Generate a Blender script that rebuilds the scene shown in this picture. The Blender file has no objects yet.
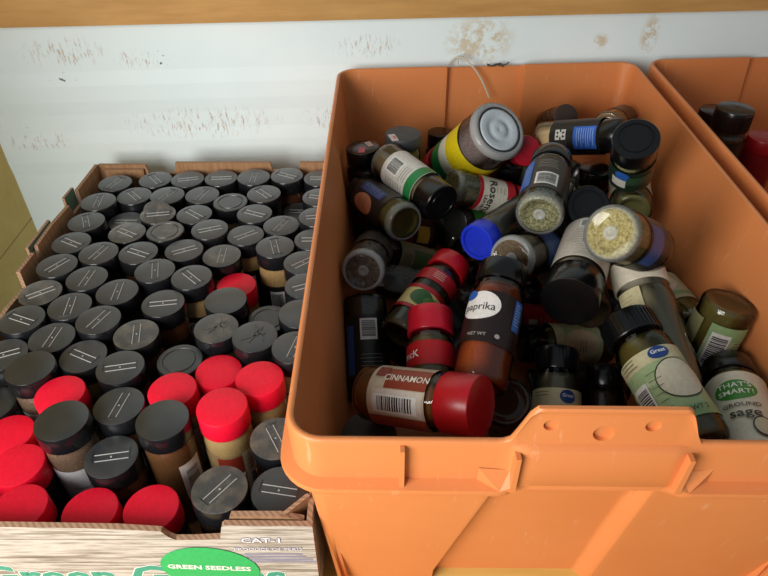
import bpy, bmesh, math, random
from mathutils import Vector, Matrix
random.seed(11)
scn = bpy.context.scene
COL = scn.collection
PI = math.pi
CAM_Z = .524
PITCH = math.radians(39.5)

# ------------------------------------------------------------------ materials
MATS = {}
def lin(h):
    h = h.lstrip('#')
    v = [int(h[i:i+2], 16)/255 for i in (0, 2, 4)]
    return tuple(c/12.92 if c <= .04045 else ((c+.055)/1.055)**2.4 for c in v) + (1,)
class NT:
    def __init__(s, name):
        s.m = bpy.data.materials.new(name); s.m.use_nodes = True
        s.t = s.m.node_tree; s.t.nodes.clear()
        s.out = s.n('ShaderNodeOutputMaterial')
    def n(s, typ, **kw):
        nd = s.t.nodes.new(typ)
        for k, v in kw.items(): setattr(nd, k, v)
        return nd
    def l(s, a, b): s.t.links.new(a, b)
    def coord(s, scale=(1, 1, 1), rot=(0, 0, 0), loc=(0, 0, 0), kind='Object'):
        tc = s.n('ShaderNodeTexCoord'); mp = s.n('ShaderNodeMapping')
        mp.inputs['Scale'].default_value = scale; mp.inputs['Rotation'].default_value = rot
        mp.inputs['Location'].default_value = loc
        s.l(tc.outputs[kind], mp.inputs[0]); return mp.outputs[0]
    def noise(s, vec, scale, detail=4, rough=.55):
        nd = s.n('ShaderNodeTexNoise'); nd.inputs['Scale'].default_value = scale
        nd.inputs['Detail'].default_value = detail; nd.inputs['Roughness'].default_value = rough
        s.l(vec, nd.inputs['Vector']); return nd.outputs['Fac']
    def ramp(s, fac, stops):
        r = s.n('ShaderNodeValToRGB'); e = r.color_ramp.elements
        while len(e) < len(stops): e.new(.5)
        for i, (p, c) in enumerate(stops): e[i].position = p; e[i].color = c
        s.l(fac, r.inputs[0]); return r.outputs[0]
    def mix(s, fac, a, b, blend='MIX'):
        m = s.n('ShaderNodeMixRGB', blend_type=blend)
        for i, v in enumerate((fac, a, b)):
            if isinstance(v, (int, float, tuple)): m.inputs[i].default_value = v
            else: s.l(v, m.inputs[i])
        return m.outputs[0]
    def math(s, op, a, b=0.0):
        m = s.n('ShaderNodeMath', operation=op)
        for i, v in enumerate((a, b)):
            if isinstance(v, (int, float)): m.inputs[i].default_value = v
            else: s.l(v, m.inputs[i])
        return m.outputs[0]
    def bsdf(s, color, rough=.5, spec=.5, coat=0, bump=None, bstr=.2, bdist=.001, metal=0, sss=0):
        p = s.n('ShaderNodeBsdfPrincipled')
        if isinstance(color, tuple): p.inputs['Base Color'].default_value = color
        else: s.l(color, p.inputs['Base Color'])
        if isinstance(rough, (int, float)): p.inputs['Roughness'].default_value = rough
        else: s.l(rough, p.inputs['Roughness'])
        p.inputs['Specular IOR Level'].default_value = spec
        p.inputs['Coat Weight'].default_value = coat; p.inputs['Coat Roughness'].default_value = .08
        p.inputs['Metallic'].default_value = metal
        if bump is not None:
            b = s.n('ShaderNodeBump'); b.inputs['Strength'].default_value = bstr; b.inputs['Distance'].default_value = bdist
            s.l(bump, b.inputs['Height']); s.l(b.outputs[0], p.inputs['Normal'])
        s.l(p.outputs[0], s.out.inputs[0]); return p
def plain(name, hexc, rough=.4, spec=.5, coat=0):
    if name not in MATS:
        t = NT(name); v = t.noise(t.coord((1, 1, 1)), 300, 2)
        c = lin(hexc); d = tuple(x*.86 for x in c[:3]) + (1,)
        t.bsdf(t.ramp(v, [(.3, d), (.7, c)]), rough, spec, coat); MATS[name] = t.m
    return MATS[name]
def ink(hexc): return plain('print_'+hexc.strip('#'), hexc, .38, .5)
def plastic(hexc): return plain('plastic_'+hexc.strip('#'), hexc, .33, .5)
def cap_black(name, hexc, dust, dustamt, rough, sheen=0):
    if name in MATS: return MATS[name]
    t = NT(name); oi = t.n('ShaderNodeObjectInfo')
    tc = t.n('ShaderNodeTexCoord'); ad = t.n('ShaderNodeVectorMath', operation='ADD')
    sc = t.n('ShaderNodeVectorMath', operation='SCALE'); cb = t.n('ShaderNodeCombineXYZ')
    t.l(oi.outputs['Random'], cb.inputs[0]); t.l(oi.outputs['Random'], cb.inputs[1])
    t.l(cb.outputs[0], sc.inputs[0]); sc.inputs['Scale'].default_value = 7
    t.l(tc.outputs['Object'], ad.inputs[0]); t.l(sc.outputs[0], ad.inputs[1])
    v = ad.outputs[0]
    big = t.noise(v, 70, 5, .65); fine = t.noise(v, 900, 2)
    f = t.math('MULTIPLY', t.ramp(big, [(.45, (0, 0, 0, 1)), (.72, (1, 1, 1, 1))]), dustamt)
    f = t.math('ADD', f, t.math('MULTIPLY', t.ramp(fine, [(.55, (0, 0, 0, 1)), (.8, (1, 1, 1, 1))]), .06))
    c = t.mix(f, lin(hexc), lin(dust))
    pb = t.bsdf(c, rough, 1.0 if sheen else .5, 0, fine, .12, .0004)
    pb.inputs['IOR'].default_value = 2.0 if sheen else 1.5; pb.inputs['Specular IOR Level'].default_value = .5
    pb.inputs['Sheen Weight'].default_value = sheen; pb.inputs['Sheen Roughness'].default_value = .35; pb.inputs['Sheen Tint'].default_value = (.85, .95, 1, 1)
    MATS[name] = t.m; return t.m
def powder(hex1, hex2, scale=900, coat=1):
    k = 'contents_%s_%s_%d_%d' % (hex1.strip('#'), hex2.strip('#'), scale, coat*10)
    if k not in MATS:
        t = NT(k); v = t.coord((1, 1, 1)); a = t.noise(v, scale, 3, .7); b = t.noise(v, 90, 2)
        c = t.ramp(a, [(.36, lin(hex1)), (.64, lin(hex2))])
        c = t.mix(t.math('MULTIPLY', b, .35), c, lin(hex1))
        t.bsdf(c, .75, .2, coat, a, .3, .0006); MATS[k] = t.m
    return MATS[k]
def clear(name='clear_plastic', tint=(.97, .975, .965), rough=.06):
    if name not in MATS:
        t = NT(name); tr = t.n('ShaderNodeBsdfTransparent'); gl = t.n('ShaderNodeBsdfGlossy')
        tr.inputs[0].default_value = tint + (1,); gl.inputs['Roughness'].default_value = rough
        fr = t.n('ShaderNodeFresnel'); fr.inputs[0].default_value = 1.5
        mx = t.n('ShaderNodeMixShader'); t.l(fr.outputs[0], mx.inputs[0])
        t.l(tr.outputs[0], mx.inputs[1]); t.l(gl.outputs[0], mx.inputs[2]); t.l(mx.outputs[0], t.out.inputs[0])
        MATS[name] = t.m
    return MATS[name]
def painted_shine(name, k):  # white mixed into clear plastic, painting in the light it would catch
    t = NT(name); tr = t.n('ShaderNodeBsdfTransparent'); tr.inputs[0].default_value = (.96, .97, .96, 1)
    p = t.n('ShaderNodeBsdfPrincipled'); p.inputs['Base Color'].default_value = (.72, .74, .73, 1); p.inputs['Roughness'].default_value = .12
    mx = t.n('ShaderNodeMixShader'); mx.inputs[0].default_value = k
    t.l(tr.outputs[0], mx.inputs[1]); t.l(p.outputs[0], mx.inputs[2]); t.l(mx.outputs[0], t.out.inputs[0]); return t.m
def mat_ochre():
    t = NT('ochre_painted_board'); n = t.noise(t.coord((1, 1, 1)), 18, 6, .7)
    c = t.ramp(n, [(.3, lin('#c8ad60')), (.7, lin('#d8bf72'))])
    geo = t.n('ShaderNodeNewGeometry'); sp = t.n('ShaderNodeSeparateXYZ'); t.l(geo.outputs['Position'], sp.inputs[0])
    d = t.math('ABSOLUTE', t.math('SUBTRACT', sp.outputs[2], .010)); s = t.math('LESS_THAN', d, .0011)
    t.bsdf(t.mix(t.math('MULTIPLY', s, .6), c, lin('#5c4c1e')), .55, .3, 0, n, .1, .001); return t.m
def mat_tub():
    t = NT('terracotta_orange_plastic'); v = t.coord()
    s1 = t.noise(t.coord((1, 1, .12), (0, .5, 0)), 160, 6, .7)
    s2 = t.noise(t.coord((.1, .6, 1.2), (.3, .8, .2)), 240, 5, .7)
    big = t.noise(v, 9, 3)
    sc = t.math('MAXIMUM', t.ramp(s1, [(.60, (0, 0, 0, 1)), (.72, (1, 1, 1, 1))]), t.ramp(s2, [(.66, (0, 0, 0, 1)), (.78, (1, 1, 1, 1))]))
    f = t.math('MULTIPLY', sc, t.math('MULTIPLY', t.ramp(big, [(.35, (0, 0, 0, 1)), (.7, (1, 1, 1, 1))]), .5))
    base = t.ramp(big, [(.3, lin('#d57f48')), (.7, lin('#db8850'))])
    t.bsdf(t.mix(f, base, lin('#f3d3b6')), .42, .4, 0, t.noise(v, 500, 2), .05, .0005); return t.m
def mat_kraft():
    t = NT('kraft_cardboard'); n = t.noise(t.coord((1, 1, .15)), 220, 4, .6)
    t.bsdf(t.ramp(n, [(.3, lin('#8d6748')), (.7, lin('#a98361'))]), .85, .15, 0, n, .1, .0005); return t.m
def mat_flute():
    t = NT('corrugated_edge'); tc = t.n('ShaderNodeTexCoord'); w = t.n('ShaderNodeTexWave', wave_type='BANDS', bands_direction='DIAGONAL')
    w.inputs['Scale'].default_value = 130; w.inputs['Distortion'].default_value = 2; t.l(tc.outputs['Object'], w.inputs[0])
    t.bsdf(t.ramp(w.outputs['Fac'], [(.2, lin('#92725a')), (.7, lin('#ab896f'))]), .9, .1); return t.m
def mat_print():
    t = NT('weathered_board_print'); v = t.coord((.7, 1, 13), (0, .015, 0)); n = t.noise(v, 17, 9, .66); n2 = t.noise(t.coord((2, 1, 60)), 12, 6, .7)
    c = t.ramp(n, [(.33, lin('#6f655b')), (.45, lin('#978c81')), (.54, lin('#cbc2b9')), (.66, lin('#857a6f'))])
    c = t.mix(t.ramp(n2, [(.5, (0, 0, 0, 1)), (.75, (.45, .45, .45, 1))]), c, lin('#6f6257'))
    tc = t.n('ShaderNodeTexCoord'); sp = t.n('ShaderNodeSeparateXYZ'); t.l(tc.outputs['Object'], sp.inputs[0])
    fr = t.math('FRACT', t.math('MULTIPLY', t.math('ADD', sp.outputs[2], .0015), 1/.0335))
    seam = t.math('LESS_THAN', fr, .028)
    c = t.mix(t.math('MULTIPLY', seam, .7), c, lin('#4c4038'))
    t.bsdf(c, .6, .3); return t.m
def mat_wall():
    t = NT('white_painted_panel'); v = t.coord(); big = t.noise(v, 5, 4); fine = t.noise(v, 420, 2)
    base = t.ramp(big, [(.3, lin('#dfeef0')), (.7, lin('#e8f4f4'))])
    geo = t.n('ShaderNodeNewGeometry'); P = geo.outputs['Position']
    def spot(cx, cz, rx, rz):
        sp = t.n('ShaderNodeVectorMath', operation='SUBTRACT'); t.l(P, sp.inputs[0]); sp.inputs[1].default_value = (cx, 0, cz)
        ml = t.n('ShaderNodeVectorMath', operation='MULTIPLY'); t.l(sp.outputs[0], ml.inputs[0]); ml.inputs[1].default_value = (1/rx, 0, 1/rz)
        le = t.n('ShaderNodeVectorMath', operation='LENGTH'); t.l(ml.outputs[0], le.inputs[0])
        return t.ramp(le.outputs['Value'], [(.45, (1, 1, 1, 1)), (1, (0, 0, 0, 1))])
    def addup(L):
        r = L[0]
        for x in L[1:]: r = t.math('MAXIMUM', r, x)
        return r
    scuff = t.noise(t.coord((6, 1, 1.3), (0, .55, 0)), 55, 6, .75)
    rust = addup([spot(-.395, .246, .06, .022), spot(-.245, .15, .12, .026), spot(-.31, .235, .03, .016), spot(-.02, .245, .05, .018), spot(-.46, .13, .05, .015), spot(-.08, .15, .04, .018)])
    f1 = t.math('MULTIPLY', rust, t.ramp(scuff, [(.53, (0, 0, 0, 1)), (.63, (1, 1, 1, 1))]))
    c = t.mix(t.math('MULTIPLY', f1, .7), base, lin('#a5764e'))
    blot = t.noise(v, 75, 6, .75)
    f2 = t.math('MULTIPLY', addup([spot(.122, .247, .05, .035), spot(.344, .25, .014, .03), spot(.28, .243, .012, .012)]), t.ramp(blot, [(.46, (0, 0, 0, 1)), (.56, (1, 1, 1, 1))]))
    c = t.mix(t.math('MULTIPLY', f2, .7), c, lin('#c9b184'))
    chip = t.noise(v, 130, 4, .6)
    f3 = t.math('MULTIPLY', addup([spot(-.41, .215, .03, .008), spot(-.285, .235, .02, .012), spot(-.47, .155, .03, .006)]), t.ramp(chip, [(.6, (0, 0, 0, 1)), (.63, (1, 1, 1, 1))]))
    c = t.mix(f3, c, lin('#4a4d52'))
    t.bsdf(c, .5, .4, 0, fine, .12, .001); return t.m
def mat_wood(name, a, b, sc=(1, 12, 12), rough=.6):
    t = NT(name); n = t.noise(t.coord(sc), 6, 6, .6)
    t.bsdf(t.ramp(n, [(.3, lin(a)), (.7, lin(b))]), rough, .3, 0, n, .08, .001); return t.m

M_TUB, M_KRAFT, M_FLUTE, M_PRINT = mat_tub(), mat_kraft(), mat_flute(), mat_print()
M_CLEAR = clear()
M_LINE = plain('score_line_grey', '#b4b5b2', .5)
M_SIDE = plain('glossy_black_side', '#16171a', .22, .5)

# ------------------------------------------------------------------ mesh helper
class MB:
    def __init__(s): s.v = []; s.f = []; s.mi = []; s.mats = []; s.sm = []
    def m(s, mat):
        if mat not in s.mats: s.mats.append(mat)
        return s.mats.index(mat)
    def add(s, verts, faces, mat, smooth=False):
        b = len(s.v); k = s.m(mat); s.v += [tuple(v) for v in verts]
        for f in faces: s.f.append(tuple(i+b for i in f)); s.mi.append(k); s.sm.append(smooth)
    def lathe(s, prof, mat, seg=40, c0=True, c1=True, mats=None):
        V = []; F = []
        for r, z in prof:
            V += [(r*math.cos(2*PI*i/seg), r*math.sin(2*PI*i/seg), z) for i in range(seg)]
        n = len(prof)
        if mats is None:
            for j in range(n-1):
                for i in range(seg):
                    k = (i+1) % seg; F.append((j*seg+i, j*seg+k, (j+1)*seg+k, (j+1)*seg+i))
            if c0: F.append(tuple(range(seg-1, -1, -1)))
            if c1: F.append(tuple((n-1)*seg+i for i in range(seg)))
            s.add(V, F, mat, True)
        return s
    def box(s, c, h, mat, M=None):
        V = [Vector((x*h[0], y*h[1], z*h[2])) for x in (-1, 1) for y in (-1, 1) for z in (-1, 1)]
        V = [(M @ v if M else v) + Vector(c) for v in V]
        s.add(V, [(0, 1, 3, 2), (4, 6, 7, 5), (0, 4, 5, 1), (2, 3, 7, 6), (0, 2, 6, 4), (1, 5, 7, 3)], mat)
    def patch(s, r, a0, a1, z0, z1, mat, n=None):
        n = n or max(2, int(abs(a1-a0)/7)); V = []; F = []
        for i in range(n+1):
            a = math.radians(a0+(a1-a0)*i/n)
            V += [(r*math.cos(a), r*math.sin(a), z0), (r*math.cos(a), r*math.sin(a), z1)]
        for i in range(n): F.append((2*i, 2*i+2, 2*i+3, 2*i+1))
        s.add(V, F, mat, True)
    def prism(s, poly, depth, mat, edge=None, back=None, axis='y'):
        n = len(poly)
        def P(u, w, d): return (u, d, w) if axis == 'y' else (d, u, w)
        V = [P(u, w, 0) for u, w in poly] + [P(u, w, depth) for u, w in poly]
        s.add(V, [tuple(range(n))], mat); s.add(V, [tuple(range(2*n-1, n-1, -1))], back or mat)
        s.add(V, [(i, n+i, n+(i+1) % n, (i+1) % n) for i in range(n)], edge or mat)
    def mesh(s, name):
        me = bpy.data.meshes.new(name); me.from_pydata(s.v, [], s.f)
        for m in s.mats: me.materials.append(m)
        me.polygons.foreach_set('material_index', s.mi); me.polygons.foreach_set('use_smooth', s.sm)
        me.update(); return me
    def obj(s, name, parent=None, norm=False):
        me = s.mesh(name)
        if norm:
            bm = bmesh.new(); bm.from_mesh(me); bmesh.ops.remove_doubles(bm, verts=bm.verts, dist=1e-6)
            bmesh.ops.recalc_face_normals(bm, faces=bm.faces); bm.to_mesh(me); bm.free()
        return link(me, name, parent)
def sharp(me, ang=35):
    try: me.set_sharp_from_angle(angle=math.radians(ang))
    except Exception: pass
    return me
def link(me, name, parent=None):
    o = bpy.data.objects.new(name, me); COL.objects.link(o)
    if parent: o.parent = parent
    return o
def thing(name, label, cat, mat=None, group=None):
    o = bpy.data.objects.new(name, None); COL.objects.link(o); o.empty_display_size = .01
    if mat is not None: o.matrix_world = mat
    return tag(o, label, cat, group)
def tag(o, label, cat, group=None):
    o['label'] = label; o['category'] = cat
    if group: o['group'] = group
    return o
TXT = {}
def text_geo(st, bold=0.0):
    if (st, bold) in TXT: return TXT[st, bold]
    cu = bpy.data.curves.new('t', 'FONT'); cu.body = st; cu.size = 1; cu.resolution_u = 2; cu.offset = bold; cu.align_x = 'CENTER'
    o = bpy.data.objects.new('t', cu); COL.objects.link(o)
    bpy.context.view_layer.update()
    dg = bpy.context.evaluated_depsgraph_get(); me = o.evaluated_get(dg).to_mesh()
    r = ([(v.co.x, v.co.y-.35) for v in me.vertices], [tuple(p.vertices) for p in me.polygons])
    o.evaluated_get(dg).to_mesh_clear(); bpy.data.objects.remove(o); bpy.data.curves.remove(cu)
    TXT[st, bold] = r; return r

# ------------------------------------------------------------------ jar parts
def body_prof(r, L, ch, neck=.86):
    zt = L-ch
    return [(r*.45, .0028), (r*.62, .0022), (r*.80, .0003), (r*.92, .0006), (r*.985, .003), (r, .007), (r, zt-.014), (r*.985, zt-.009), (r*.93, zt-.005), (r*neck, zt-.002), (r*neck, zt+.003)]
def contents_prof(r, L, ch, fill=1.0):
    zt = (L-ch)*fill; k = .93
    return [(r*.45, .0034), (r*.8, .0016), (r*k*.97, .0045), (r*k, .008), (r*k, zt-.016), (r*k*.9, zt-.008), (r*.8, zt-.004)]
def cap_mesh(style, r, h, mat, ang=0, rib=False):
    b = MB(); e = .0011
    if style == 'ring':
        prof = [(r*.98, 0), (r, .001), (r*.985, h-e), (r*.95, h-.0002), (r*.90, h), (r*.74, h), (r*.72, h-.0009), (r*.66, h-.0009), (r*.64, h), (r*.1, h)]
    elif style == 'tub':
        prof = [(r*.98, 0), (r, .001), (r*.985, h-.002), (r*.95, h-.0004), (r*.86, h), (r*.80, h-.0004), (r*.76, h-.003), (r*.3, h-.003)]
    else:
        prof = [(r*.98, 0), (r, .0008), (r*.985, h-e), (r*.965, h-.0003), (r*.93, h), (r*.3, h)]
    side = M_SIDE if mat.name in ('black_cap_plastic', 'dusty_cap_plastic', 'smooth_black_cap_plastic') else mat
    cut = 4
    b.lathe(prof[:cut], side, 48, True, False); b.lathe(prof[cut-1:], mat, 48, False, True)
    if rib:
        for i in range(40):
            a = 2*PI*i/40; b.box((r*math.cos(a), r*math.sin(a), h*.45), (.0005, .0006, h*.38), mat, Matrix.Rotation(a, 3, 'Z'))
    Z = Matrix.Rotation(ang, 3, 'Z')
    def bar(x, y, hx, hy, m, lift=.00015):
        c = Z @ Vector((x, y, 0)); b.box((c.x, c.y, h+lift), (hx, hy, .0003), m, Z)
    if style in ('flip', 'open'):
        bar(0, .0026, r*.62, .00026, M_LINE); bar(.001, -.0034, r*.62, .00026, M_LINE)
        bar(r*.66, .0008, .00022, .0056, mat, .0003); bar(-r*.70, .0012, .00022, .005, mat, .0003)
        bar(0, -.0004, .0006, .0006, M_LINE, .0001)
    if style == 'tri':
        for a in (.35, -.35, 1.3):
            c = Z @ Vector((.004*a, .001, 0)); b.box((c.x, c.y, h+.0002), (r*.55, .0009, .0004), mat, Matrix.Rotation(ang+a, 3, 'Z'))
        bar(.005, .004, .003, .0008, mat, .0004); bar(.007, .0, .0008, .004, mat, .0004)
    if style == 'open':
        V = []; n = 20
        for k in (0, 1):
            for i in range(n+1):
                a = PI*i/n; p = Z @ Vector((r*.78*math.cos(a), .003+k*.0016, 0)); V.append((p.x, p.y, h+.0002+r*.72*math.sin(a)))
        F = [tuple(range(n+1)), tuple(range(2*n+1, n, -1))] + [(i, i+1, n+2+i, n+1+i) for i in range(n)]
        b.add(V, F, mat)
    return sharp(b.mesh('cap'))
def label_mesh(spec, r, L):
    b = MB(); k = 0
    for it in spec:
        rr = r+.00035+.00018*k; k += 1; t = it[0]
        if t == 'wrap':
            b.patch(rr, -180, 180, it[1]*L, it[2]*L, ink(it[3]), 44)
        elif t == 'patch': b.patch(rr, it[1], it[2], it[3]*L, it[4]*L, ink(it[5]))
        elif t == 'oval':
            _, th, hc, w, hh, c = it; V = []; n = 28
            for i in range(n):
                a = 2*PI*i/n; q = math.radians(th)+w/2*math.cos(a)/r; V.append((rr*math.cos(q), rr*math.sin(q), hc*L+hh/2*math.sin(a)))
            F = [(0, 1, n-1)]+[(i, i+1, n-i-1, n-i) for i in range(1, n//2-1)]+[(n//2-1, n//2, n//2+1)]
            b.add(V, F, ink(c), True)
        elif t == 'bars':
            _, a0, a1, h0, h1, horiz = it
            b.patch(rr, a0, a1, h0*L, h1*L, ink('#e8e6e0')); R = random.Random(int(a0*7+h0*100)); rr += .00018
            pa, ph = (a1-a0)*.1, (h1-h0)*.1; p = 0
            while p < .96:
                w = R.choice((.018, .03, .045)); g = R.choice((.022, .035))
                w = min(w, 1-p)
                if horiz: b.patch(rr, a0+pa, a1-pa, (h0+ph+(h1-h0-2*ph)*p)*L, (h0+ph+(h1-h0-2*ph)*(p+w))*L, ink('#1c1c1e'), 4)
                else: b.patch(rr, a0+pa+(a1-a0-2*pa)*p, a0+pa+(a1-a0-2*pa)*(p+w), (h0+ph)*L, (h1-ph)*L, ink('#1c1c1e'), 1)
                p += w+g
        elif t == 'lines':
            _, a0, a1, h0, h1, n, c = it; R = random.Random(n)
            for i in range(n):
                z = (h0+(h1-h0)*(i+.5)/n)*L; b.patch(rr, a0, a1-(a1-a0)*R.uniform(0, .35), z-.0003, z+.0003, ink(c), 5)
        elif t == 'text':
            _, st, th, hc, size, c = it[:6]; rot = it[6] if len(it) > 6 else 0
            V, F = text_geo(st, 0.0 if st == 'paprika' else .012); W = []; rr += .00022; cr, sr = math.cos(math.radians(rot)), math.sin(math.radians(rot))
            for x, y in V:
                u, w = size*(x*cr-y*sr), size*(x*sr+y*cr); q = math.radians(th)+u/r
                W.append((rr*math.cos(q), rr*math.sin(q), hc*L+w))
            b.add(W, F, ink(c))
        elif t == 'flower':
            _, th, hc, size, c = it
            for i in range(6):
                a = PI*i/3; q = math.radians(th); V = []
                for d0, d1 in ((.25, -.09), (.5, -.09), (.5, .09), (.25, .09)):
                    u = size*(d0*math.cos(a)-d1*math.sin(a)); w = size*(d0*math.sin(a)+d1*math.cos(a)); V.append((rr*math.cos(q+u/r), rr*math.sin(q+u/r), hc*L+w))
                b.add(V, [(0, 1, 2, 3)], ink(c))
    return b.mesh('label')
MC = {}
def cached(key, fn):
    if key not in MC: MC[key] = fn()
    return MC[key]

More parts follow.
